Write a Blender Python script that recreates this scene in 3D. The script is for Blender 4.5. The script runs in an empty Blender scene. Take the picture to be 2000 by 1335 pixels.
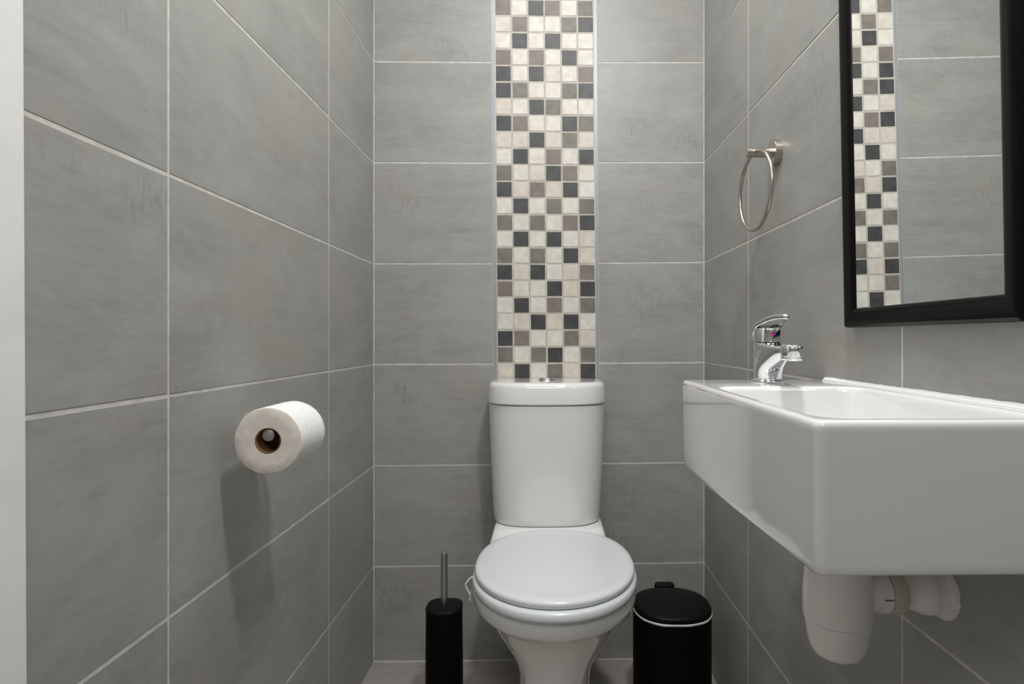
import bpy, bmesh, math, random
from mathutils import Vector, Matrix
random.seed(7)
PI = math.pi
C = bpy.context.scene.collection
sc = bpy.context.scene

# ------------------------------------------------------------------ camera
PHI = 0.020                                   # the camera looks a touch to the right
cam_d = bpy.data.cameras.new('camera')
cam = bpy.data.objects.new('camera', cam_d); C.objects.link(cam)
cam.location = (0, 0, 0.9702)
cam.rotation_euler = (PI / 2, 0, -PHI)
cam_d.sensor_width = 36.0
cam_d.lens = 1158 * 36.0 / 2000
cam_d.shift_x = -0.04458
cam_d.shift_y = -0.00375
cam_d.clip_start = 0.01
sc.camera = cam

# ------------------------------------------------------------------ world, lights, exposure
w = bpy.data.worlds.new('world'); sc.world = w; w.use_nodes = True
w.node_tree.nodes['Background'].inputs[0].default_value = (0.9, 0.95, 1.0, 1)
w.node_tree.nodes['Background'].inputs[1].default_value = 0.35

def area(name, loc, target, size, power, color=(1, 1, 1), sy=None, shape=None, spread=180):
    d = bpy.data.lights.new(name, 'AREA'); d.energy = power; d.size = size; d.color = color
    if sy: d.shape = 'RECTANGLE'; d.size_y = sy
    if shape: d.shape = shape
    d.spread = math.radians(spread)
    o = bpy.data.objects.new(name, d); C.objects.link(o); o.location = loc
    o.rotation_euler = (Vector(target) - Vector(loc)).to_track_quat('-Z', 'Y').to_euler()
    return o
area('ceiling_lamp', (0.22, 0.54, 2.36), (0.16, 0.90, 0), 0.15, 9.8, (1.0, 0.992, 0.978), shape='DISK', spread=160)
area('rear_fill', (-0.02, 1.15, 2.36), (0.0, 1.30, 0), 0.60, 5.8, (1.0, 0.992, 0.978), shape='DISK', spread=180)  # added broad fill to lift the back of the room, not a second fitting
area('hall_fill', (-0.1, -0.60, 2.30), (0.0, 0.9, 1.2), 0.9, 9.5, (0.96, 0.98, 1.0), sy=0.7)  # soft fill added behind the camera, standing in for light from the hallway
sc.view_settings.view_transform = 'Standard'
sc.view_settings.look = 'None'
sc.view_settings.gamma = 1.0
sc.view_settings.use_curve_mapping = False
sc.view_settings.exposure = 0.19

# ------------------------------------------------------------------ dimensions of the room (metres)
XL, XR, YB = -0.517, 0.481, 1.792
ZC = 2.42

# ------------------------------------------------------------------ materials
def lin(c):
    return tuple((v / 12.92 if v <= 0.04045 else ((v + 0.055) / 1.055) ** 2.4) for v in [x / 255 for x in c]) + (1,)

class NT:
    def __init__(s, name):
        s.m = bpy.data.materials.new(name); s.m.use_nodes = True
        s.t = s.m.node_tree; s.b = s.t.nodes['Principled BSDF']
    def n(s, kind, **kw):
        x = s.t.nodes.new(kind)
        for k, v in kw.items():
            if k.startswith('i_'):
                x.inputs[int(k[2:]) if k[2:].isdigit() else k[2:].replace('_', ' ')].default_value = v
            else: setattr(x, k, v)
        return x
    def l(s, a, b): s.t.links.new(a, b)

def simple(name, col, rough=0.5, metal=0.0, coat=0.0, bump=0.0, bscale=60, aniso=0.0, var=0.0, spec=None, sss=0.0):
    N = NT(name); b = N.b
    b.inputs['Base Color'].default_value = col
    b.inputs['Roughness'].default_value = rough
    b.inputs['Metallic'].default_value = metal
    b.inputs['Coat Weight'].default_value = coat
    b.inputs['Coat Roughness'].default_value = 0.04
    if spec is not None: b.inputs['Specular IOR Level'].default_value = spec
    if sss: b.inputs['Subsurface Weight'].default_value = sss; b.inputs['Subsurface Scale'].default_value = 0.004
    tc = N.n('ShaderNodeTexCoord')
    nz = N.n('ShaderNodeTexNoise'); nz.inputs['Scale'].default_value = bscale; nz.inputs['Detail'].default_value = 4
    N.l(tc.outputs['Object'], nz.inputs['Vector'])
    if bump:
        bp = N.n('ShaderNodeBump'); bp.inputs['Strength'].default_value = bump; bp.inputs['Distance'].default_value = 0.002
        N.l(nz.outputs['Fac'], bp.inputs['Height']); N.l(bp.outputs['Normal'], b.inputs['Normal'])
    mr = N.n('ShaderNodeMapRange'); mr.inputs['To Min'].default_value = max(0.0, rough - 0.02 - var); mr.inputs['To Max'].default_value = rough + 0.02 + var
    N.l(nz.outputs['Fac'], mr.inputs['Value']); N.l(mr.outputs['Result'], b.inputs['Roughness'])
    return N.m

def tile_mat(name, dark, light, warm, rough=0.42):
    """matt cement-look porcelain tile; coordinates come from the UV layer in metres, one random offset per tile"""
    N = NT(name); b = N.b
    uv = N.n('ShaderNodeUVMap', uv_map='uv')
    at = N.n('ShaderNodeAttribute', attribute_name='tid')
    sc_ = N.n('ShaderNodeVectorMath', operation='SCALE'); sc_.inputs[3].default_value = 37.0
    N.l(at.outputs['Color'], sc_.inputs[0])
    ad = N.n('ShaderNodeVectorMath', operation='ADD'); N.l(uv.outputs[0], ad.inputs[0]); N.l(sc_.outputs[0], ad.inputs[1])
    def noise(scale, detail, sx=1, sy=1, rough_=0.6, dist=0.0):
        mp = N.n('ShaderNodeMapping'); mp.inputs['Scale'].default_value = (sx, sy, 1)
        N.l(ad.outputs[0], mp.inputs[0])
        z = N.n('ShaderNodeTexNoise'); z.inputs['Scale'].default_value = scale; z.inputs['Detail'].default_value = detail
        z.inputs['Roughness'].default_value = rough_; z.inputs['Distortion'].default_value = dist
        N.l(mp.outputs[0], z.inputs['Vector']); return z.outputs['Fac']
    def ramp(src, a, c):
        r = N.n('ShaderNodeMapRange'); r.inputs['From Min'].default_value = a; r.inputs['From Max'].default_value = c
        N.l(src, r.inputs['Value']); return r.outputs[0]
    def mix(f, a, c, mode='MIX'):
        x = N.n('ShaderNodeMix', data_type='RGBA', blend_type=mode)
        if isinstance(f, float): x.inputs[0].default_value = f
        else: N.l(f, x.inputs[0])
        for s_, v in ((6, a), (7, c)):
            if isinstance(v, tuple): x.inputs[s_].default_value = v
            else: N.l(v, x.inputs[s_])
        return x.outputs[2]
    cloud = ramp(noise(5.5, 8, 0.8, 1.5, 0.68, 0.5), 0.34, 0.66)
    streak = ramp(noise(9, 5, 0.5, 5.5, 0.65), 0.40, 0.66)
    fine = ramp(noise(60, 3, 0.5, 2.2, 0.7), 0.3, 0.7)
    hatch = ramp(noise(70, 3, 2.6, 0.35, 0.6), 0.48, 0.68)
    hmask = ramp(noise(5, 2, 1, 1.2, 0.5), 0.56, 0.72)
    col = mix(cloud, dark, light)
    wm = ramp(noise(3.2, 3, 1, 1.5), 0.52, 0.72)
    f1 = N.n('ShaderNodeMath', operation='MULTIPLY'); f1.inputs[1].default_value = 0.75; N.l(wm, f1.inputs[0])
    col = mix(f1.outputs[0], col, warm)
    f2 = N.n('ShaderNodeMath', operation='MULTIPLY'); f2.inputs[1].default_value = 0.40; N.l(streak, f2.inputs[0])
    col = mix(f2.outputs[0], col, light)
    f3 = N.n('ShaderNodeMath', operation='MULTIPLY'); N.l(hatch, f3.inputs[0]); N.l(hmask, f3.inputs[1])
    f4 = N.n('ShaderNodeMath', operation='MULTIPLY'); f4.inputs[1].default_value = 0.7; N.l(f3.outputs[0], f4.inputs[0])
    col = mix(f4.outputs[0], col, tuple(v * 0.72 for v in dark[:3]) + (1,))
    f5 = N.n('ShaderNodeMath', operation='MULTIPLY'); f5.inputs[1].default_value = 0.26; N.l(fine, f5.inputs[0])
    col = mix(f5.outputs[0], col, tuple(min(1, v * 1.25) for v in light[:3]) + (1,))
    N.l(col, b.inputs['Base Color'])
    rr = N.n('ShaderNodeMapRange'); rr.inputs['To Min'].default_value = rough - 0.05; rr.inputs['To Max'].default_value = rough + 0.08
    N.l(fine, rr.inputs['Value']); N.l(rr.outputs[0], b.inputs['Roughness'])
    bp = N.n('ShaderNodeBump'); bp.inputs['Strength'].default_value = 0.05; bp.inputs['Distance'].default_value = 0.001
    N.l(hatch, bp.inputs['Height']); N.l(bp.outputs[0], b.inputs['Normal'])
    return N.m

def noisy(name, c1, c2, scale, rough=0.8, bump=0.2, lo=0.35, hi=0.65, spec=0.5):
    N = NT(name); tc = N.n('ShaderNodeTexCoord')
    z = N.n('ShaderNodeTexNoise'); z.inputs['Scale'].default_value = scale; z.inputs['Detail'].default_value = 5
    N.l(tc.outputs['Object'], z.inputs['Vector'])
    mr = N.n('ShaderNodeMapRange'); mr.inputs['From Min'].default_value = lo; mr.inputs['From Max'].default_value = hi
    N.l(z.outputs['Fac'], mr.inputs['Value'])
    x = N.n('ShaderNodeMix', data_type='RGBA'); N.l(mr.outputs[0], x.inputs[0]); x.inputs[6].default_value = c1; x.inputs[7].default_value = c2
    N.l(x.outputs[2], N.b.inputs['Base Color']); N.b.inputs['Roughness'].default_value = rough
    N.b.inputs['Specular IOR Level'].default_value = spec
    bp = N.n('ShaderNodeBump'); bp.inputs['Strength'].default_value = bump; bp.inputs['Distance'].default_value = 0.002
    N.l(z.outputs['Fac'], bp.inputs['Height']); N.l(bp.outputs[0], N.b.inputs['Normal'])
    return N.m

M = {}
M['tile'] = tile_mat('grey_tile', lin((141, 141, 137)), lin((165, 165, 161)), lin((162, 154, 147)))
M['floor_tile'] = tile_mat('floor_tile', lin((138, 132, 126)), lin((165, 160, 154)), lin((163, 152, 144)), 0.5)
M['grout'] = noisy('grout', lin((196, 194, 188)), lin((216, 214, 208)), 45, 0.85, 0.3)
M['mos_grout'] = noisy('mosaic_grout', lin((186, 181, 172)), lin((202, 197, 188)), 45, 0.85, 0.3)
M['cream'] = noisy('cream_mosaic', lin((215, 209, 199)), lin((231, 226, 216)), 55, 0.5, 0.35)
M['ivory'] = noisy('ivory_mosaic', lin((208, 198, 187)), lin((222, 213, 202)), 55, 0.5, 0.35)
M['taupe'] = noisy('taupe_mosaic', lin((114, 108, 101)), lin((131, 125, 117)), 40, 0.5, 0.15)
M['taupe2'] = noisy('warm_taupe_mosaic', lin((122, 112, 106)), lin((137, 126, 119)), 40, 0.5, 0.15)
M['dark'] = noisy('charcoal_mosaic', lin((60, 60, 61)), lin((74, 74, 75)), 40, 0.45, 0.2)
M['trimmetal'] = simple('edge_trim_plastic', lin((166, 169, 173)), 0.4, 0.2)
M['porcelain'] = simple('porcelain', lin((238, 237, 234)), 0.07, 0, 0.6, spec=0.5)
M['basin'] = simple('basin_ceramic', lin((234, 233, 231)), 0.09, 0, 0.6, spec=0.5)
M['seat'] = simple('seat_plastic', lin((226, 229, 232)), 0.2, 0, 0.2)
M['chrome'] = simple('chrome', (0.80, 0.81, 0.83, 1), 0.05, 1.0)
M['nickel'] = simple('brushed_nickel', (0.52, 0.48, 0.43, 1), 0.28, 1.0, bump=0.03, bscale=220)
M['steel'] = simple('brushed_steel', (0.55, 0.54, 0.52, 1), 0.32, 1.0)
M['black'] = simple('matt_black_metal', (0.0022, 0.0022, 0.0021, 1), 0.48, 0, spec=0.10)
M['blackplastic'] = simple('black_plastic', (0.0040, 0.0039, 0.0036, 1), 0.45, 0, spec=0.15)
M['frame'] = simple('black_frame_lacquer', (0.0020, 0.0020, 0.0020, 1), 0.30, 0, spec=0.16)
M['paper'] = noisy('tissue_paper', lin((238, 236, 234)), lin((246, 245, 244)), 120, 0.95, 0.25, spec=0.1)
M['paperend'] = noisy('tissue_paper_end', lin((226, 216, 205)), lin((240, 232, 222)), 50, 0.95, 0.5, spec=0.1)
M['card'] = noisy('cardboard_core', lin((120, 88, 58)), lin((150, 112, 76)), 60, 0.9, 0.1, spec=0.2)
M['pvc'] = simple('white_plumbing_plastic', lin((243, 241, 239)), 0.32)
M['pvcyellow'] = simple('aged_plumbing_plastic', lin((212, 202, 185)), 0.4)
M['plaster'] = noisy('filler', lin((222, 220, 216)), lin((240, 239, 236)), 90, 0.9, 0.8)
M['sealant'] = simple('white_sealant', lin((240, 240, 240)), 0.35, bump=0.05, bscale=60)
M['paint'] = noisy('white_gloss_paint', lin((238, 237, 235)), lin((244, 243, 241)), 18, 0.4, 0.15)
M['wallpaint'] = noisy('white_wall_paint', lin((215, 214, 210)), lin((222, 221, 217)), 12, 0.8, 0.05)
M['ceil'] = noisy('ceiling_paint', lin((228, 228, 225)), lin((232, 232, 229)), 12, 0.85, 0.05)
M['liner'] = simple('white_bin_liner', lin((225, 225, 225)), 0.45)
M['red'] = simple('red_dot', (0.8, 0.02, 0.01, 1), 0.3)
M['blue'] = simple('blue_dot', (0.03, 0.05, 0.7, 1), 0.3)
M['darkline'] = simple('dark_marking', (0.10, 0.09, 0.08, 1), 0.6)
Nm = NT('mirror_glass'); Nm.b.inputs['Base Color'].default_value = (0.93, 0.95, 0.94, 1); Nm.b.inputs['Metallic'].default_value = 1; Nm.b.inputs['Roughness'].default_value = 0.0
M['mirror'] = Nm.m

# ------------------------------------------------------------------ mesh helpers
def obj(name, bm, mats, parent=None, smooth=True, angle=40):
    me = bpy.data.meshes.new(name)
    bmesh.ops.recalc_face_normals(bm, faces=bm.faces[:])
    bm.to_mesh(me); bm.free()
    if not isinstance(mats, (list, tuple)): mats = [mats]
    for m in mats: me.materials.append(m)
    if smooth:
        for p in me.polygons: p.use_smooth = True
        me.set_sharp_from_angle(angle=math.radians(angle))
    o = bpy.data.objects.new(name, me); C.objects.link(o)
    if parent:
        o.parent = parent
        o.matrix_parent_inverse = Matrix.Translation(parent.location).inverted() if parent.type == 'EMPTY' else Matrix()
    return o

def thing(name, label, cat, loc):
    o = bpy.data.objects.new(name, None); C.objects.link(o); o.location = loc
    o.empty_display_size = 0.05; o['label'] = label; o['category'] = cat
    return o

def loft(bm, rings, cap0=True, cap1=True, mi=0, closed=True):
    vr = [[bm.verts.new(p) for p in r] for r in rings]
    n = len(vr[0])
    for a, c in zip(vr, vr[1:]):
        for i in range(n if closed else n - 1):
            f = bm.faces.new((a[i], a[(i + 1) % n], c[(i + 1) % n], c[i])); f.material_index = mi
    if cap0: bm.faces.new(vr[0]).material_index = mi
    if cap1: bm.faces.new(vr[-1]).material_index = mi
    return vr

def box(bm, x0, x1, y0, y1, z0, z1, mi=0, bev=0.0):
    vs = [bm.verts.new((x, y, z)) for x in (x0, x1) for y in (y0, y1) for z in (z0, z1)]
    fs = [bm.faces.new([vs[i] for i in q]) for q in ((0, 1, 3, 2), (4, 6, 7, 5), (0, 4, 5, 1), (2, 3, 7, 6), (0, 2, 6, 4), (1, 5, 7, 3))]
    for f in fs: f.material_index = mi
    if bev:
        es = list({e for f in fs for e in f.edges})
        bmesh.ops.bevel(bm, geom=es, offset=bev, segments=3, affect='EDGES', profile=0.5)

def circ(c, r, axis, n=48, ph=0.0):
    c = Vector(c); ax = Vector(axis).normalized()
    u = ax.orthogonal().normalized() if abs(ax.z) < 0.99 else Vector((1, 0, 0))
    v = ax.cross(u)
    return [c + u * r * math.cos(2 * PI * i / n + ph) + v * r * math.sin(2 * PI * i / n + ph) for i in range(n)]

def lathe(bm, base, axis, prof, n=48, cap0=True, cap1=True, mi=0):
    """prof = [(distance along the axis, radius)]"""
    base = Vector(base); ax = Vector(axis).normalized()
    return loft(bm, [circ(base + ax * d, max(r, 1e-5), ax, n) for d, r in prof], cap0, cap1, mi)

def tube(bm, pts, r, n=12, cyc=False, flat=None, up=(0, 0, 1), mi=0):
    pts = [Vector(p) for p in pts]; m = len(pts); rings = []
    for i, p in enumerate(pts):
        if cyc: t = pts[(i + 1) % m] - pts[i - 1]
        else: t = pts[min(i + 1, m - 1)] - pts[max(i - 1, 0)]
        t.normalize()
        s = t.cross(Vector(up))
        if s.length < 1e-4: s = t.orthogonal()
        s.normalize(); q = s.cross(t).normalized()
        rr = r[i] if isinstance(r, (list, tuple)) else r
        fa, fb = (rr, rr) if flat is None else (flat[0] * rr, flat[1] * rr)
        rings.append([p + s * fa * math.cos(2 * PI * k / n) + q * fb * math.sin(2 * PI * k / n) for k in range(n)])
    if cyc: rings.append(rings[0])
    loft(bm, rings, not cyc, not cyc, mi)
    if cyc: bmesh.ops.remove_doubles(bm, verts=bm.verts[:], dist=1e-6)

def spline(pts, k=8):
    P = [Vector(p) for p in pts]; out = []
    for i in range(len(P) - 1):
        p0 = P[max(i - 1, 0)]; p1 = P[i]; p2 = P[i + 1]; p3 = P[min(i + 2, len(P) - 1)]
        for j in range(k):
            t = j / k
            out.append(0.5 * ((2 * p1) + (p2 - p0) * t + (2 * p0 - 5 * p1 + 4 * p2 - p3) * t * t + (3 * p1 - p0 - 3 * p2 + p3) * t ** 3))
    out.append(P[-1]); return out

def rrect(x0, x1, y0, y1, r, z, n=8):
    out = []
    for cx, cy, a in ((x1 - r, y1 - r, 0), (x0 + r, y1 - r, 90), (x0 + r, y0 + r, 180), (x1 - r, y0 + r, 270)):
        for i in range(n + 1):
            t = math.radians(a + 90 * i / n)
            out.append(Vector((cx + r * math.cos(t), cy + r * math.sin(t), z(cx + r * math.cos(t), cy + r * math.sin(t)) if callable(z) else z)))
    return out

def sgn(v): return -1 if v < 0 else 1
def egg(cx, cy, w_, lf, lb, z, nf=2.0, nb=2.0, n=96):
    """closed outline: superellipse, separate exponents and lengths in front (-Y) and behind (+Y)"""
    out = []
    for i in range(n):
        t = 2 * PI * i / n; c, s = math.cos(t), math.sin(t)
        e, L = (nb, lb) if s > 0 else (nf, lf)
        out.append(Vector((cx + w_ * sgn(c) * abs(c) ** (2 / e), cy + L * sgn(s) * abs(s) ** (2 / e), z)))
    return out

# ------------------------------------------------------------------ tiled surfaces
def tiled(name, quads, to3, nrm, mats, thick=0.0018, bev=0.0008, slab=None, parent=None):
    """quads: [(four (u, v) corners, material index)]; to3 maps (u, v, depth out of the wall) to a point"""
    bm = bmesh.new(); uvl = bm.loops.layers.uv.new('uv'); cl = bm.loops.layers.float_color.new('tid')
    def setl(f, uvs, col, mi):
        f.material_index = mi
        for l_, q in zip(f.loops, uvs): l_[uvl].uv = q; l_[cl] = col
    for q, mi in quads:
        col = (random.random(), random.random(), random.random(), 1)
        cx = sum(p[0] for p in q) / 4; cy = sum(p[1] for p in q) / 4
        ins = [(p[0] + (bev if p[0] < cx else -bev), p[1] + (bev if p[1] < cy else -bev)) for p in q]
        jit = random.uniform(-0.00015, 0.00015)
        b0 = [bm.verts.new(to3(p[0], p[1], -thick)) for p in q]
        b1 = [bm.verts.new(to3(p[0], p[1], -bev + jit)) for p in q]
        b2 = [bm.verts.new(to3(p[0], p[1], jit)) for p in ins]
        for i in range(4):
            j = (i + 1) % 4
            setl(bm.faces.new((b0[i], b0[j], b1[j], b1[i])), [q[i], q[j], q[j], q[i]], col, mi)
            setl(bm.faces.new((b1[i], b1[j], b2[j], b2[i])), [q[i], q[j], ins[j], ins[i]], col, mi)
        setl(bm.faces.new(b2), ins, col, mi)
    u0, u1, v0, v1 = slab
    D = [(u0, v0), (u1, v0), (u1, v1), (u0, v1)]
    a = [bm.verts.new(to3(p[0], p[1], -thick + 0.0010)) for p in D]; c = [bm.verts.new(to3(p[0], p[1], -0.06)) for p in D]
    gi = len(mats) - 1
    setl(bm.faces.new(a), D, (0, 0, 0, 1), gi); setl(bm.faces.new(c), D, (0, 0, 0, 1), gi)
    for i in range(4):
        j = (i + 1) % 4; setl(bm.faces.new((a[i], a[j], c[j], c[i])), [D[i], D[j], D[j], D[i]], (0, 0, 0, 1), gi)
    o = obj(name, bm, mats, parent, smooth=False)
    if not parent: o['kind'] = 'structure'
    return o

G = 0.0046
RL = [0.0, 0.2845, 0.5880, 0.8915, 1.1940, 1.4975, 1.8009, 2.1044, 2.415]
RR = [0.0, 0.2900, 0.5935, 0.8970, 1.2005, 1.5040, 1.8075, 2.1110, 2.415]
def wob(a): return a + random.uniform(-0.0005, 0.0005)
def grid(cols, rows, g=G):
    out = []
    for u0, u1 in zip(cols, cols[1:]):
        for v0, v1 in zip(rows, rows[1:]):
            out.append(([(u0 + g / 2, wob(v0 + g / 2)), (u1 - g / 2, wob(v0 + g / 2)), (u1 - g / 2, wob(v1 - g / 2)), (u0 + g / 2, wob(v1 - g / 2))], 0))
    return out
# left wall (u = distance along Y)
tiled('wall_left', grid([0.30, 0.8238, 1.4239, YB - 0.001], RL), lambda u, v, d: (XL + d, u, v), None,
      [M['tile'], M['grout']], slab=(0.30, YB + 0.06, 0, ZC))
tiled('wall_right', grid([-0.30, 0.1890, 0.7921, 1.3993, YB - 0.001], RR), lambda u, v, d: (XR - d, u, v), None,
      [M['tile'], M['grout']], slab=(-0.30, YB + 0.06, 0, ZC))
# back wall: rows climb 6 mm from left to right, a mosaic strip with plastic edge trims runs up the middle
def mleft(z): return -0.1437 - (z - 0.85) * 0.0075          # left edge of the first mosaic column
def mright(z): return 0.1502 - (z - 0.85) * 0.0068
qs = []
for i in range(len(RL) - 1):
    if i < 2:
        f_ = lambda u, idx: RL[idx] + (RR[idx] - RL[idx]) * (u - XL) / (XR - XL)
        a0, a1 = XL + G / 2, XR - G / 2
        for c0, c1 in ((a0, a1),):
            qs.append(([(c0, f_(c0, i) + G / 2), (c1, f_(c1, i) + G / 2), (c1, f_(c1, i + 1) - G / 2), (c0, f_(c0, i + 1) - G / 2)], 0))
        continue
    for k, (a_, b_) in enumerate(((XL, None), (None, XR))):
        def rz(u, idx):
            t = (u - XL) / (XR - XL)
            tl = t * 0.35 if k == 0 else 0.55 + (t - 0.67) / 0.33 * 0.45
            return RL[idx] + (RR[idx] - RL[idx]) * max(0, min(1, tl))
        def ends(z): return (XL + G / 2, mleft(z) - 0.0140) if k == 0 else (mright(z) + 0.0125, XR - G / 2)
        z0, z1 = RL[i], RL[i + 1]
        e0, e1 = ends(z0), ends(z1)
        qs.append(([(e0[0], wob(rz(e0[0], i) + G / 2)), (e0[1], wob(rz(e0[1], i) + G / 2)), (e1[1], wob(rz(e1[1], i + 1) - G / 2)), (e1[0], wob(rz(e1[0], i + 1) - G / 2))], 0))
wb = tiled('wall_back', qs, lambda u, v, d: (u, YB - d, v), None, [M['tile'], M['grout']], slab=(XL - 0.06, XR + 0.06, 0, ZC))
MOS = '''WDTWDT
TWDTWT
WTWWTD
WDWDWW
TWTWDW
DWDWWT
DTWWTD
WWDTWW
DTWWDT
WWDWTW
WDWTWD
TWWDTW
DWTWDW
WDWTWT
TWTWTD
WDWDWW
TWTWDW
DWDWWT
TWWDWD
WDWTWT
WWDWDW
DTWWTW
TWTDWT
WDWTWD'''.split()[1:]
pitch = 0.0499; mq = []
ztop = 1.9900 + 8 * pitch
rows = []
for _ in range(8): rows.append(''.join(random.choice('WWWDT') for _ in range(6)))
rows += MOS
while ztop - len(rows) * pitch > 0.645: rows.append(''.join(random.choice('WWWDT') for _ in range(6)))
for i, r in enumerate(rows):
    zt = ztop - i * pitch; zb = zt - 0.0449
    for j, ch in enumerate(r):
        mi = {'W': random.choice((0, 0, 0, 1, 1)), 'T': random.choice((2, 2, 3)), 'D': 4}[ch]
        dx, dz, an = random.uniform(-0.0005, 0.0005), random.uniform(-0.0005, 0.0005), random.uniform(-0.006, 0.006)
        xa = mleft(zb) + j * 0.0499 + dx; xt = mleft(zt) + j * 0.0499 + dx; s = 0.0447
        mq.append(([(xa + an * s, zb + dz), (xa + s + an * s, zb + dz + an * s), (xt + s, zt + dz + an * s), (xt, zt + dz)], mi))
mo = tiled('mosaic_strip', mq, lambda u, v, d: (u, YB - 0.0002 - d, v), None,
           [M['cream'], M['ivory'], M['taupe'], M['taupe2'], M['dark'], M['mos_grout']], bev=0.0010,
           slab=(-0.150, 0.146, 0.595, ZC), parent=wb)
mo['label'] = 'vertical strip of small cream, taupe and charcoal square mosaic'
# the slab of the strip stays just in front of the wall's own grout plane
for side in (0, 1):
    bm = bmesh.new()
    f = (lambda z: mleft(z) - 0.0128) if side == 0 else (lambda z: mright(z) + 0.0022)
    for (o0, o1, pr) in ((0.0, 0.0030, 0.0006), (0.0030, 0.0052, -0.0006), (0.0052, 0.0098, 0.0012)) if side == 0 else ((0.0, 0.0040, 0.0012), (0.0040, 0.0062, -0.0006), (0.0062, 0.0092, 0.0006)):
        vs = []
        for z in (0.595, ZC):
            x0, x1 = f(z) + o0, f(z) + o1
            vs.append([(x0, YB + 0.02, z), (x1, YB + 0.02, z), (x1, YB - pr, z), (x0, YB - pr, z)])
        loft(bm, vs)
    e = obj('edge_trim', bm, M['trimmetal'], wb, smooth=False)

# floor
fq = []
fx = [-1.3, -0.917, -0.314, 0.289, 0.892, 1.3]; fy = [-1.3, -0.70, -0.39, -0.09, 0.215, 0.52, 0.825, 1.13, 1.435, 1.79]
tiled('floor', [(q, 0) for q, _ in grid(fx, fy, 0.004)], lambda u, v, d: (u, v, d), None, [M['floor_tile'], M['grout']], slab=(-1.3, 1.3, -1.3, YB + 0.06))
bm = bmesh.new(); box(bm, -1.3, 1.3, -1.3, YB + 0.06, ZC, ZC + 0.05); o = obj('ceiling', bm, M['ceil'], smooth=False); o['kind'] = 'structure'
# hallway behind the camera
bm = bmesh.new(); box(bm, -1.35, 1.35, -1.35, -1.3, 0, ZC); o = obj('wall_front', bm, M['wallpaint'], smooth=False); o['kind'] = 'structure'
bm = bmesh.new(); box(bm, -1.35, -1.3, -1.3, 0.35, 0, ZC); o = obj('wall_hall_left', bm, M['wallpaint'], smooth=False); o['kind'] = 'structure'
bm = bmesh.new(); box(bm, 1.3, 1.35, -1.3, -0.25, 0, ZC); o = obj('wall_hall_right', bm, M['wallpaint'], smooth=False); o['kind'] = 'structure'
bm = bmesh.new(); box(bm, XR + 0.06, 1.3, -0.30, -0.25, 0, ZC); o = obj('wall_return_right', bm, M['wallpaint'], smooth=False); o['kind'] = 'structure'
bm = bmesh.new(); box(bm, -1.3, XL - 0.06, 0.30, 0.35, 0, ZC); o = obj('wall_return_left', bm, M['wallpaint'], smooth=False); o['kind'] = 'structure'

# white painted door lining on the left, edge leaning a few millimetres
bm = bmesh.new()
def lin_ring(z):
    e = 0.5945 + (1.32 - z) * 0.0058
    return [Vector(p + (z,)) for p in ((XL - 0.03, 0.26), (XL - 0.03, e), (XL + 0.0005, e), (XL + 0.0028, e - 0.0008), (XL + 0.0032, e - 0.003), (XL + 0.0032, e - 0.0062), (XL + 0.0042, e - 0.0072), (XL + 0.0042, 0.26))]
loft(bm, [lin_ring(0.0), lin_ring(ZC)])
o = obj('trim_1', bm, M['paint'], smooth=False); o['kind'] = 'structure'

# ------------------------------------------------------------------ toilet
T = thing('toilet', 'white close-coupled toilet with lid closed, standing against the mosaic strip', 'toilet', (0.012, 1.40, 0.0))
CX = 0.003
def dsh(w_, yf, z, ys=1.712, nf=3.2):
    """cistern plan: flat back on the wall, bowed front"""
    n = 80; out = []
    yb = YB - 0.004
    for i in range(n + 1):
        t = PI * i / n; c, s = math.cos(t), math.sin(t)
        out.append(Vector((CX + w_ * sgn(c) * abs(c) ** (2 / nf), ys - (ys - yf) * abs(s) ** (2 / nf) * (0.86 + 0.14 * s), z)))
    out += [Vector((CX - w_, yb - 0.006, z)), Vector((CX - w_ + 0.006, yb, z)), Vector((CX + w_ - 0.006, yb, z)), Vector((CX + w_, yb - 0.006, z))]
    return out
bm = bmesh.new()
def bw(t): return 0.1515 + (0.1645 - 0.1515) * (t ** 0.8)
rings = [dsh(0.140, 1.612, 0.4575), dsh(0.147, 1.604, 0.4595), dsh(0.1505, 1.600, 0.463), dsh(bw(0.02), 1.5985, 0.470)]
for i in range(1, 13):
    t = i / 12; rings.append(dsh(bw(t), 1.5985 - 0.014 * t, 0.470 + (0.7875 - 0.470) * t))
rings += [dsh(0.1625, 1.587, 0.7882), dsh(0.158, 1.592, 0.7885), dsh(0.158, 1.592, 0.7925)]
loft(bm, rings); obj('cistern', bm, M['porcelain'], T, angle=60)
bm = bmesh.new()
rings = [dsh(0.160, 1.590, 0.7905), dsh(0.1665, 1.5825, 0.7905), dsh(0.1678, 1.581, 0.7920), dsh(0.1680, 1.581, 0.7945), dsh(0.1665, 1.583, 0.815), dsh(0.1650, 1.585, 0.834),
         dsh(0.1640, 1.5865, 0.8395), dsh(0.1615, 1.589, 0.8440), dsh(0.1575, 1.593, 0.8472), dsh(0.152, 1.599, 0.8490), dsh(0.146, 1.605, 0.8496), dsh(0.10, 1.65, 0.8500)]
loft(bm, rings); lid = obj('cistern_lid', bm, M['porcelain'], T, angle=60)
bm = bmesh.new(); lathe(bm, (CX, 1.700, 0.8490), (0, 0, 1), [(0, 0.0245), (0.0025, 0.0245), (0.0040, 0.0235), (0.0040, 0.0215), (0.002, 0.021)], 56)
fl = obj('flush_ring', bm, M['chrome'], lid)
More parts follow.
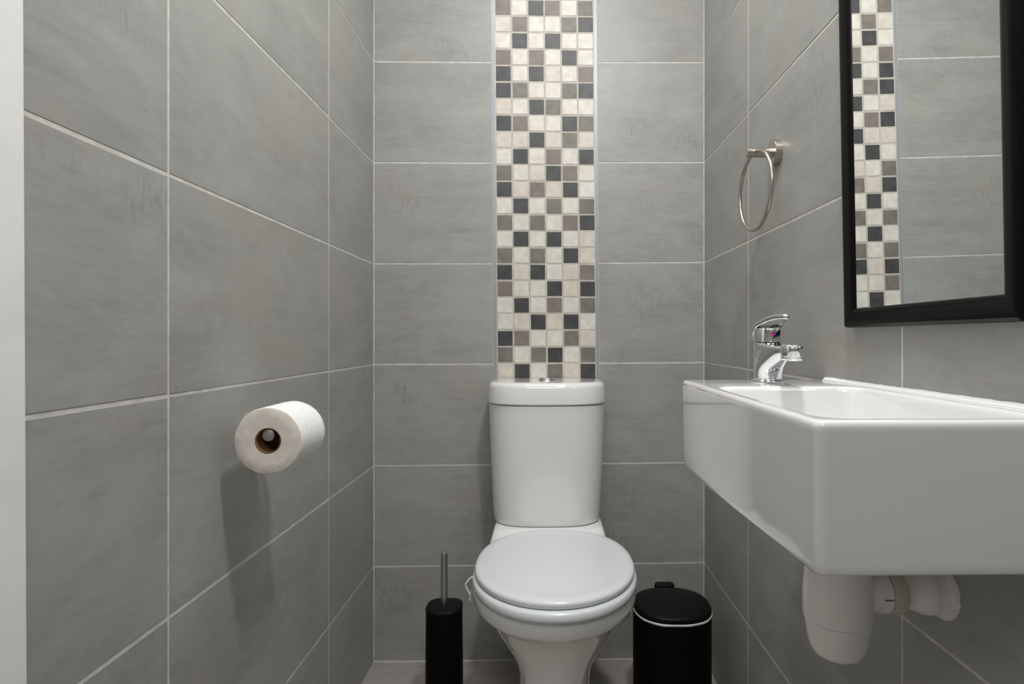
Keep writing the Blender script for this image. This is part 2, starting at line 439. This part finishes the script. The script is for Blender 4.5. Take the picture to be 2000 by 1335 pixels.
for s in (-1, 1):
    bm = bmesh.new()
    def hm(r, z):
        a0 = math.acos(0.0010 / r)
        return [Vector((CX + s * (r * math.cos(-a0 + 2 * a0 * i / 24)), 1.700 + r * math.sin(-a0 + 2 * a0 * i / 24), z)) for i in range(25)]
    loft(bm, [hm(0.0205, 0.850), hm(0.0205, 0.8560), hm(0.0195, 0.8572), hm(0.015, 0.8576)])
    obj('flush_button', bm, M['chrome'], fl)
# pan: rim, bowl, pedestal and the shelf that carries the cistern, one mesh
SX = 0.0205
bm = bmesh.new()
def e(w_, yf, yb, z, nf=2.05, nb=2.4, yc=1.365, cx=SX): return egg(cx, yc, w_, yc - yf, yb - yc, z, nf, nb)
rings = [e(0.174, 1.162, 1.575, 0.4195), e(0.179, 1.156, 1.58, 0.4185), e(0.1825, 1.1525, 1.585, 0.415), e(0.1845, 1.150, 1.588, 0.409), e(0.1850, 1.150, 1.588, 0.397),
         e(0.1830, 1.152, 1.585, 0.387), e(0.1790, 1.156, 1.58, 0.379), e(0.1725, 1.164, 1.575, 0.3730), e(0.165, 1.173, 1.57, 0.3690), e(0.158, 1.183, 1.565, 0.3640),
         e(0.150, 1.192, 1.56, 0.352), e(0.1385, 1.203, 1.56, 0.330), e(0.122, 1.216, 1.57, 0.304), e(0.106, 1.227, 1.60, 0.280), e(0.094, 1.234, 1.64, 0.258),
         e(0.0855, 1.237, 1.67, 0.238), e(0.081, 1.237, 1.69, 0.215), e(0.080, 1.232, 1.70, 0.180, nb=3), e(0.083, 1.226, 1.71, 0.12, nb=3), e(0.090, 1.215, 1.72, 0.05, nb=3),
         e(0.095, 1.208, 1.725, 0.018, nb=3), e(0.098, 1.204, 1.728, 0.0005, nb=3)]
loft(bm, rings)
def sh(hw, y0, y1, z, r=0.02, cx=0.008): return rrect(cx - hw, cx + hw, y0, y1, r, z)
loft(bm, [sh(0.085, 1.60, 1.74, 0.20), sh(0.10, 1.58, 1.76, 0.27), sh(0.128, 1.56, 1.775, 0.33), sh(0.148, 1.545, 1.783, 0.37), sh(0.1545, 1.535, 1.786, 0.40), sh(0.1560, 1.530, 1.786, 0.418, 0.024),
          sh(0.1550, 1.540, 1.786, 0.432, 0.03), sh(0.1515, 1.562, 1.786, 0.443, 0.03), sh(0.1490, 1.578, 1.786, 0.452, 0.03), sh(0.1470, 1.588, 1.785, 0.4570, 0.028), sh(0.143, 1.594, 1.782, 0.4585, 0.026)])
obj('pan', bm, M['porcelain'], T, angle=50)
# seat ring
bm = bmesh.new()
def s_(d, z): return e(0.1865 - d, 1.1375 + d, 1.590 - d * 0.6, z, nb=2.3)
rings = [s_(0.012, 0.4205), s_(0.004, 0.4205), s_(0.001, 0.4220), s_(0.0, 0.4270), s_(0.0008, 0.4355), s_(0.0035, 0.4390), s_(0.0085, 0.4408), s_(0.016, 0.4412), s_(0.05, 0.4412), s_(0.058, 0.438), s_(0.062, 0.430), s_(0.058, 0.4205)]
rings.append(rings[0])
vr = loft(bm, rings, False, False); bmesh.ops.remove_doubles(bm, verts=bm.verts[:], dist=1e-6)
obj('seat', bm, M['seat'], T, angle=60)
# lid: gently dished top with a rolled border
bm = bmesh.new()
def l_(d, z): return e(0.1820 - d, 1.1485 + d, 1.592 - d * 0.8, z, nb=2.35, yc=1.37)
rings = [l_(0.022, 0.4418), l_(0.007, 0.4420), l_(0.003, 0.4430), l_(0.0007, 0.4462), l_(0.0, 0.4510), l_(0.0012, 0.4545), l_(0.0045, 0.4572), l_(0.010, 0.4587), l_(0.018, 0.4591),
         l_(0.026, 0.4588), l_(0.036, 0.4578), l_(0.048, 0.4572), l_(0.08, 0.4575), l_(0.12, 0.4580), l_(0.155, 0.4582)]
loft(bm, rings); obj('lid', bm, M['seat'], T, angle=60)
for s in (-1, 1):
    bm = bmesh.new(); lathe(bm, (SX + s * 0.075 - 0.018, 1.592, 0.450), (1, 0, 0), [(0, 0.006), (0.001, 0.008), (0.035, 0.008), (0.036, 0.006)], 20)
    obj('hinge', bm, M['seat'], T)

# white plastic hook of a rim block hanging over the left of the bowl rim
bm = bmesh.new()
pts = spline([(-0.158, 1.338, 0.4285), (-0.1655, 1.336, 0.4335), (-0.1740, 1.334, 0.427), (-0.1795, 1.333, 0.4175), (-0.1765, 1.333, 0.408), (-0.1710, 1.333, 0.398), (-0.1695, 1.333, 0.393), (-0.1700, 1.333, 0.382)], 6)
tube(bm, pts, 0.0013, 8, flat=(0.8, 1.6))
tube(bm, spline([(-0.1700, 1.333, 0.394), (-0.1665, 1.333, 0.402), (-0.1650, 1.334, 0.408)], 5), 0.0011, 8)
o = obj('rim_block_hook', bm, M['liner']); o['label'] = 'thin white plastic hook clipped over the left side of the toilet rim'; o['category'] = 'hook'

# ------------------------------------------------------------------ toilet brush
TB = thing('toilet_brush', 'matt black toilet brush holder with a steel handle, left of the toilet', 'toilet brush', (-0.2645, 1.55, 0.0))
def br(r, z, n=3.0): return egg(-0.2645, 1.55, r, r * 0.98, r * 0.98, z, 2.6, n)
bm = bmesh.new()
loft(bm, [br(0.0455, 0.0), br(0.0475, 0.002), br(0.0478, 0.02), br(0.0470, 0.14), br(0.0458, 0.255), br(0.0455, 0.2665)])
obj('holder', bm, M['black'], TB, angle=50)
bm = bmesh.new()
loft(bm, [br(0.0450, 0.2665), br(0.0468, 0.2668), br(0.0470, 0.2715), br(0.0455, 0.2748), br(0.0425, 0.2760), br(0.030, 0.2764), br(0.010, 0.2775)])
obj('holder_lid', bm, M['blackplastic'], TB, angle=50)
bm = bmesh.new(); lathe(bm, (-0.2645, 1.55, 0.276), (0, 0, 1), [(0, 0.0088), (0.1300, 0.0088), (0.1345, 0.0085), (0.1372, 0.0072), (0.138, 0.003)], 32)
obj('handle', bm, M['steel'], TB)

# ------------------------------------------------------------------ pedal bin
PB = thing('pedal_bin', 'small matt black pedal bin with domed lid, right of the toilet in the corner', 'bin', (0.330, 1.55, 0.0))
def bn(r, z, k=1.0): return egg(0.330, 1.548, r, r * 0.97, r * 0.97, z, 2.35, 2.35)
bm = bmesh.new()
loft(bm, [bn(0.097, 0.004), bn(0.0995, 0.007), bn(0.0998, 0.03), bn(0.0998, 0.2600), bn(0.0985, 0.2630)])
obj('body', bm, M['black'], PB, angle=50)
bm = bmesh.new()
loft(bm, [bn(0.0980, 0.0), bn(0.1015, 0.001), bn(0.1015, 0.016), bn(0.099, 0.019)]); obj('base_ring', bm, M['blackplastic'], PB, angle=50)
bm = bmesh.new()
def ln(r, z, amp):
    out = bn(r, z)
    for i, p in enumerate(out): p.z += amp * math.sin(i * 0.55) * math.sin(i * 0.21)
    return out
loft(bm, [bn(0.0965, 0.2595), ln(0.1002, 0.2600, 0.0008), ln(0.1014, 0.2622, 0.0008), ln(0.1014, 0.2642, 0.0006), ln(0.1000, 0.2654, 0.0003), bn(0.096, 0.2660)])
lr = obj('bin_liner_edge', bm, M['liner'], PB, angle=50); lr['label'] = 'white liner edge showing under the lid'
bm = bmesh.new()
loft(bm, [bn(0.0945, 0.2648), bn(0.0990, 0.2650), bn(0.1000, 0.2668), bn(0.0998, 0.2720), bn(0.0985, 0.2760), bn(0.0955, 0.2785), bn(0.089, 0.2810), bn(0.078, 0.2832), bn(0.060, 0.2855), bn(0.038, 0.2870), bn(0.015, 0.2876)])
obj('lid', bm, M['blackplastic'], PB, angle=60)
bm = bmesh.new(); loft(bm, [egg(0.332, 1.655, 0.0275 - d, 0.014 - d, 0.014 - d, z, 3, 3) for z, d in ((0.2560, 0), (0.2795, 0), (0.2822, 0.0006), (0.2836, 0.0022))])
obj('hinge_cap', bm, M['blackplastic'], PB, angle=50)
bm = bmesh.new(); box(bm, 0.312, 0.348, 1.400, 1.455, 0.004, 0.012, bev=0.003); obj('pedal', bm, M['blackplastic'], PB)

# ------------------------------------------------------------------ toilet roll and its holder
RC = Vector((-0.4345, 0.935, 0.8095)); RR_ = 0.0525; HR = 0.0205
bm = bmesh.new()
HC = RC + Vector((-0.0015, 0, 0.0125))
py = HC + Vector((0, 0.0, 0.0))
def P(dx, y, dz): return (HC.x + dx, y, HC.z + dz)
lathe(bm, (HC.x, 0.9395, HC.z - 0.004), (0, 1, 0), [(0, 0.0086), (0.0008, 0.0096), (0.100, 0.0096)], 32)
HX = HC.x; HZ = HC.z - 0.004
tube(bm, spline([(HX, 1.035, HZ), (HX, 1.046, HZ), (HX - 0.004, 1.056, HZ), (HX - 0.014, 1.060, HZ), (HX - 0.040, 1.060, HZ), (XL + 0.004, 1.060, HZ)], 6), 0.0096, 20)
PH = thing('toilet_roll_holder', 'brushed steel toilet roll rod fixed to the left wall, passing through the roll', 'toilet roll holder', (XL + 0.004, 1.060, HZ))
obj('rod', bm, M['steel'], PH, angle=50)
bm = bmesh.new(); lathe(bm, (XL + 0.0002, 1.060, HZ), (1, 0, 0), [(0, 0.025), (0.008, 0.025), (0.010, 0.023)], 40); obj('wall_rose', bm, M['steel'], PH)
TR = thing('toilet_roll', 'part-used white toilet roll hanging on the holder on the left wall', 'toilet roll', (RC.x, RC.y, RC.z))
L = 0.100
bm = bmesh.new(); n = 128
def rr_(r, d, amp=0.0, sq=0.0):
    out = []
    for i in range(n):
        t = 2 * PI * i / n
        q = r * (1 + amp * (math.sin(2 * t + 0.6) * 0.5 + math.sin(3 * t + 1.9) * 0.3 + math.sin(7 * t + d * 30) * 0.12))
        out.append(Vector((RC.x + q * math.cos(t), RC.y + d, RC.z + q * math.sin(t))))
    return out
rings = [rr_(HR, 0.0009, 0.03), rr_(RR_ * 0.70, 0.0004, 0.02), rr_(RR_ - 0.002, 0.0006, 0.015), rr_(RR_ - 0.0004, 0.0015, 0.015), rr_(RR_, 0.0030, 0.015)]
for i in range(1, 12): rings.append(rr_(RR_ - 0.0004 * math.sin(i * 1.7), 0.003 + (L - 0.006) * i / 12, 0.015))
rings += [rr_(RR_, L - 0.003, 0.015), rr_(RR_ - 0.002, L - 0.0005, 0.015), rr_(HR, L - 0.001, 0.03), rr_(HR, L * 0.5, 0.03)]
rings.append(rings[0])
vr = loft(bm, rings, False, False)
bm.faces.ensure_lookup_table()
for k, f in enumerate(bm.faces):
    ri = k // n
    f.material_index = 1 if ri in (0, 1, 2) or ri >= len(rings) - 5 else 0
bmesh.ops.remove_doubles(bm, verts=bm.verts[:], dist=1e-6)
obj('tissue', bm, [M['paper'], M['paperend']], TR, angle=50)
bm = bmesh.new()
def cr(r, d):
    return [Vector((RC.x + r * math.cos(2 * PI * i / 64) * (1 + 0.03 * math.sin(4 * PI * i / 64)), RC.y + d, RC.z + r * math.sin(2 * PI * i / 64))) for i in range(64)]
rings = [cr(0.0201, 0.0012), cr(0.0188, 0.0012), cr(0.0188, L - 0.002), cr(0.0201, L - 0.002)]; rings.append(rings[0])
loft(bm, rings, False, False); bmesh.ops.remove_doubles(bm, verts=bm.verts[:], dist=1e-6)
obj('cardboard_core', bm, M['card'], TR, angle=50)

# ------------------------------------------------------------------ towel ring
FY, FZ = 1.220, 1.3540
TG = thing('towel_ring', 'brushed nickel towel ring on the right wall above the basin, ring hanging down', 'towel ring', (XR, FY, FZ))
bm = bmesh.new(); lathe(bm, (XR - 0.0002, FY, FZ), (-1, 0, 0), [(0, 0.0262), (0.0125, 0.0262), (0.0135, 0.0252), (0.0137, 0.010)], 48); obj('wall_rose', bm, M['nickel'], TG)
bm = bmesh.new(); lathe(bm, (XR - 0.012, FY, FZ), (-1, 0, 0), [(0, 0.0096), (0.0525, 0.0096), (0.0535, 0.0086), (0.0537, 0.006)], 32); obj('post', bm, M['nickel'], TG)
bm = bmesh.new(); R0 = 0.0798; cz = FZ - 0.0005 - R0; ca = math.radians(3.5)
pts = []
for i in range(96):
    t = 2 * PI * i / 96 + PI / 2
    h = R0 * math.cos(t)
    pts.append((0.4305 - h * math.sin(ca), FY - 0.008 + h * math.cos(ca), cz + R0 * math.sin(t)))
tube(bm, pts, 0.0040, 16, cyc=True, up=(1, 0, 0)); obj('ring', bm, M['nickel'], TG, angle=80)

# ------------------------------------------------------------------ mirror leaning out slightly at the top
MR = thing('mirror', 'tall wall mirror in a wide black frame hanging over the basin on the right wall', 'mirror', (0.48, 0.736, 0.986))
TH = 0.018
def gx(z): return 0.4693 - TH * (z - 1.07)
gy0, gy1, gz0, gz1 = 0.5970, 0.890, 1.0150, 1.72
bm = bmesh.new()
loft(bm, [[(gx(z) + d, y, z) for y, z in ((gy0 - 0.003, gz0 - 0.003), (gy1 + 0.003, gz0 - 0.003), (gy1 + 0.003, gz1 + 0.003), (gy0 - 0.003, gz1 + 0.003))] for d in (0.0, 0.004)])
obj('glass', bm, M['mirror'], MR, smooth=False)
prof = [(0.0, -0.002), (0.0, 0.0010), (0.0010, 0.0020), (0.0040, 0.0032), (0.0080, 0.0044), (0.0140, 0.0058), (0.0190, 0.0066), (0.0225, 0.0072), (0.0260, 0.0070), (0.0290, 0.0050), (0.0305, 0.0015), (0.0308, -0.004), (0.0300, -0.0100), (0.0020, -0.0100)]
bm = bmesh.new(); rings = []
for (sy, sz) in ((-1, -1), (1, -1), (1, 1), (-1, 1)):
    y = gy0 if sy < 0 else gy1; z = gz0 if sz < 0 else gz1
    rings.append([Vector((gx(z + sz * a) - h, y + sy * a * 0.85, z + sz * a * 0.93)) for a, h in prof])
rings.append(rings[0])
loft(bm, rings, False, False); bmesh.ops.remove_doubles(bm, verts=bm.verts[:], dist=1e-6)
obj('frame', bm, M['frame'], MR, angle=25)

# ------------------------------------------------------------------ basin
BX0, BX1, BY0, BY1, BZ = 0.2325, 0.4800, 0.5060, 1.0110, 0.8990
BS = thing('basin', 'white rectangular wall-hung hand basin on the right wall under the mirror', 'basin', (0.48, 0.76, 0.755))
bm = bmesh.new()
def zb(x, y): return 0.7630 - (y - BY0) / (BY1 - BY0) * 0.0160
def o_(d, z, r=0.0095, dx=0.0): return rrect(BX0 + d + dx, BX1, BY0 + d, BY1 - d, max(r - d * 0.3, 0.003), z)
def lerpz(k): return lambda x, y: zb(x, y) + (BZ - 0.010 - zb(x, y)) * k
rings = [rrect(BX0 + 0.03, BX1 - 0.02, BY0 + 0.03, BY1 - 0.03, 0.02, lambda x, y: zb(x, y) + 0.002), o_(0.012, lambda x, y: zb(x, y) + 0.0003, 0.011), o_(0.0062, zb, 0.011), o_(0.0040, lambda x, y: zb(x, y) + 0.0009, 0.011), o_(0.0026, lambda x, y: zb(x, y) + 0.0030, 0.011)]
for k in (0.08, 0.3, 0.6, 0.9, 1.0): rings.append(o_(0.0022 * (1 - k), lerpz(k), 0.0095))
rings += [o_(0.0, BZ - 0.0060), o_(0.0006, BZ - 0.0035), o_(0.0018, BZ - 0.0016), o_(0.0036, BZ - 0.0004), o_(0.0055, BZ)]
IX0, IX1, IY0, IY1 = BX0 + 0.0125, 0.4600, BY0 + 0.0140, 0.868
def i_(d, z, r=0.030): return rrect(IX0 + d, IX1 - d, IY0 + d, IY1 - d * 1.0, r, z)
rings += [i_(-0.0012, BZ), i_(0.0006, BZ - 0.0003), i_(0.0022, BZ - 0.0014), i_(0.0036, BZ - 0.0036), i_(0.0048, BZ - 0.008), i_(0.008, BZ - 0.030), i_(0.013, BZ - 0.060, 0.034),
          i_(0.019, BZ - 0.082, 0.036), i_(0.027, BZ - 0.094, 0.038), i_(0.040, BZ - 0.100, 0.038), i_(0.07, BZ - 0.102, 0.03), i_(0.09, BZ - 0.103, 0.02)]
loft(bm, rings); obj('bowl', bm, M['basin'], BS, angle=60)
bm = bmesh.new(); lathe(bm, ((IX0 + IX1) / 2, 0.70, BZ - 0.1035), (0, 0, 1), [(0, 0.022), (0.002, 0.0215), (0.003, 0.018), (0.0015, 0.012)], 32); obj('waste', bm, M['chrome'], BS)
bm = bmesh.new(); rr2 = random.Random(5); rings = []
for i in range(61):
    y = BY0 + 0.002 + (BY1 - BY0 - 0.004) * i / 60
    h = 0.0046 + rr2.uniform(-0.0003, 0.0004) + (0.0005 if y < 0.8 else 0); d = 0.0062 + rr2.uniform(-0.0003, 0.0003)
    rings.append([Vector((XR + 0.0005, y, BZ - 0.002)), Vector((XR - d, y, BZ - 0.002)), Vector((XR - d, y, BZ + 0.0008)), Vector((XR - d * 0.65, y, BZ + h * 0.35)), Vector((XR - 0.0012, y, BZ + h)), Vector((XR + 0.0005, y, BZ + h))])
loft(bm, rings); s2 = obj('sealant_bead', bm, M['sealant'], BS, angle=60); s2['label'] = 'bead of white sealant along the wall'

# ------------------------------------------------------------------ tap
TX, TY = 0.3545, 0.9400
TP = thing('basin_tap', 'chrome mixer tap with a looped lever, standing on the far end of the basin', 'tap', (TX, TY, BZ))
bm = bmesh.new(); lathe(bm, (TX, TY, BZ - 0.0002), (0, 0, 1), [(0, 0.0255), (0.0025, 0.0260), (0.0045, 0.0255), (0.0062, 0.0238), (0.0068, 0.0220)], 56); obj('base_ring', bm, M['chrome'], TP)
bm = bmesh.new()
def tb(z, ext, r=0.0215):
    """plan of the tap body at height z: round at the back, drawn out into the spout by ext at the front"""
    out = []; k = 0.36 * min(1, ext / 0.07)
    for i in range(72):
        t = 2 * PI * i / 72; c, s_ = math.cos(t), math.sin(t)
        if s_ >= 0: out.append(Vector((TX + r * c, TY + r * s_, BZ + z)))
        else:
            q = abs(s_) ** 0.9
            out.append(Vector((TX + r * c * (1 - k * q), TY - (r + ext) * q, BZ + z)))
    return out
loft(bm, [tb(z, e_, r) for z, e_, r in ((0.0055, 0, 0.0215), (0.010, 0.0008, 0.0213), (0.016, 0.004, 0.0213), (0.021, 0.010, 0.0213), (0.026, 0.0195, 0.0213), (0.031, 0.030, 0.0214), (0.036, 0.0415, 0.0214),
     (0.041, 0.053, 0.0215), (0.046, 0.066, 0.0216), (0.050, 0.074, 0.0217), (0.0535, 0.076, 0.0218), (0.0565, 0.070, 0.0219), (0.0590, 0.052, 0.0220), (0.0608, 0.028, 0.0221), (0.0622, 0.008, 0.0222), (0.0636, 0.0, 0.0222), (0.0645, 0, 0.0215), (0.0652, 0, 0.017))])
lathe(bm, (TX, TY - 0.0920, BZ + 0.0440), (0, -0.10, 1), [(0, 0.0150), (0.0100, 0.0160), (0.0150, 0.0153), (0.0182, 0.0125), (0.0198, 0.007), (0.0202, 0.001)], 48)
body = obj('body', bm, M['chrome'], TP)
md = body.modifiers.new('remesh', 'REMESH'); md.mode = 'VOXEL'; md.voxel_size = 0.0010; md.use_smooth_shade = True
md = body.modifiers.new('smooth', 'SMOOTH'); md.factor = 0.5; md.iterations = 14
bm = bmesh.new(); lathe(bm, (TX, TY - 0.0920 + 0.0003, BZ + 0.0400), (0, -0.10, 1), [(0.002, 0.0105), (0.0005, 0.0128), (0.0, 0.0142), (0.0010, 0.0150), (0.0048, 0.0150)], 48, cap1=True); obj('aerator', bm, M['chrome'], TP)
bm = bmesh.new(); lathe(bm, (TX, TY, BZ + 0.0658), (0, -0.05, 1), [(0, 0.0215), (0.0008, 0.0224), (0.0190, 0.0222), (0.0215, 0.0210), (0.0232, 0.0170), (0.0240, 0.008), (0.0242, 0.001)], 56); cap = obj('lever_cap', bm, M['chrome'], TP)
bm = bmesh.new(); half = [(-0.0208, 0.010, 0.0670), (-0.0208, 0.009, 0.0770), (-0.0205, 0.003, 0.0865), (-0.0186, -0.006, 0.0928), (-0.0140, -0.030, 0.0992), (-0.0088, -0.052, 0.1025), (-0.004, -0.068, 0.1030), (0, -0.0735, 0.1026)]
sp = spline(half, 6); pts = [Vector((TX + p.x, TY + p.y, BZ + p.z)) for p in sp] + [Vector((TX - p.x, TY + p.y, BZ + p.z)) for p in reversed(sp[:-1])]
tube(bm, pts, 0.0028, 16, flat=(1.15, 1.45), up=(0.0, 0.25, 1))
# plate joining the two arms over the cap
loft(bm, [[Vector((TX + x, TY + y, BZ + z)) for x, y, z in ((-0.021, 0.011, 0.071), (-0.0195, 0.004, 0.0895 + h), (-0.016, -0.014, 0.0915 + h), (0, -0.0205, 0.0905 + h), (0.016, -0.014, 0.0915 + h), (0.0195, 0.004, 0.0895 + h), (0.021, 0.011, 0.071))] for h in (0.0, 0.0015)])
obj('lever', bm, M['chrome'], TP, angle=50)
for s, mm, nm in ((-1, 'red', 'hot_marker'), (1, 'blue', 'cold_marker')):
    bm = bmesh.new(); a0 = PI / 2
    pts = [Vector((TX + 0.0005 + s * 0.0036 * math.cos(-PI / 2 + PI * i / 16), 0, 0.0036 * math.sin(-PI / 2 + PI * i / 16))) for i in range(17)]
    def pl(dep):
        out = []
        for p in pts:
            dx = p.x - TX; yy = TY - math.sqrt(0.0225 ** 2 - dx * dx) - dep
            out.append(Vector((p.x, yy, BZ + 0.0775 + p.z)))
        return out
    loft(bm, [pl(-0.001), pl(0.0006)]); o = obj(nm, bm, M[mm], cap)
    o['label'] = ('red half of the temperature dot' if s < 0 else 'blue half of the temperature dot')

# ------------------------------------------------------------------ bottle trap under the basin
BX, BY, TZ = 0.3535, 0.712, 0.6630
BT = thing('bottle_trap', 'white plastic bottle trap under the basin with a pipe into the right wall', 'bottle trap', (BX, BY, 0.585))
bm = bmesh.new(); lathe(bm, (BX, BY, 0.632), (0, 0, 1), [(0.0, 0.034), (0.0, 0.0388), (0.004, 0.0394), (0.030, 0.0394), (0.055, 0.0376), (0.080, 0.0340), (0.105, 0.030), (0.1220, 0.029)], 64); obj('trap_body', bm, M['pvc'], BT)
bm = bmesh.new(); lathe(bm, (BX, BY, 0.5850), (0, 0, 1), [(0.0, 0.014), (0.0012, 0.0205), (0.0045, 0.0262), (0.0110, 0.0308), (0.021, 0.0338), (0.033, 0.0358), (0.0458, 0.0372), (0.0465, 0.034)], 64); obj('trap_cup', bm, M['pvc'], BT)
bm = bmesh.new(); lathe(bm, (BX + 0.030, BY, TZ), (1, 0, 0), [(0.0, 0.020), (0.004, 0.0225), (0.012, 0.0235), (0.0125, 0.0248), (0.026, 0.0248), (0.0265, 0.022)], 48); nut = obj('coupling_nut', bm, M['pvc'], BT)
bm = bmesh.new(); lathe(bm, (BX + 0.0565, BY, TZ), (1, 0, 0), [(0.0, 0.022), (0.0005, 0.0258), (0.014, 0.0262), (0.018, 0.0245), (0.0185, 0.020)], 48); o = obj('coupling_collar', bm, M['pvcyellow'], BT); o['label'] = 'yellowed collar'
bm = bmesh.new(); box(bm, BX + 0.044, BX + 0.0545, BY - 0.0255, BY - 0.0240, TZ - 0.0008, TZ + 0.0004); obj('nut_marking', bm, M['darkline'], nut)
bm = bmesh.new(); lathe(bm, (BX + 0.073, BY, TZ), (1, 0, 0), [(0, 0.0200), (0.012, 0.0200), (0.018, 0.0225), (0.028, 0.0265), (0.036, 0.0275), (0.0385, 0.0270), (0.042, 0.0275), (0.0548, 0.0285)], 48); obj('outlet_pipe', bm, M['pvc'], BT)
bm = bmesh.new(); rr3 = random.Random(11); nn = 60
def rg(r, x, a): return [Vector((x, BY + (r + rr3.uniform(-a, a)) * math.cos(2 * PI * i / nn), TZ + (r + rr3.uniform(-a, a)) * math.sin(2 * PI * i / nn))) for i in range(nn)]
loft(bm, [rg(0.0280, XR - 0.0060, 0.0003), rg(0.0315, XR - 0.0045, 0.0010), rg(0.0335, XR + 0.0005, 0.0015)])
o = obj('filler_ring', bm, M['plaster'], BT, angle=80); o['label'] = 'ragged ring of white filler where the pipe meets the wall'
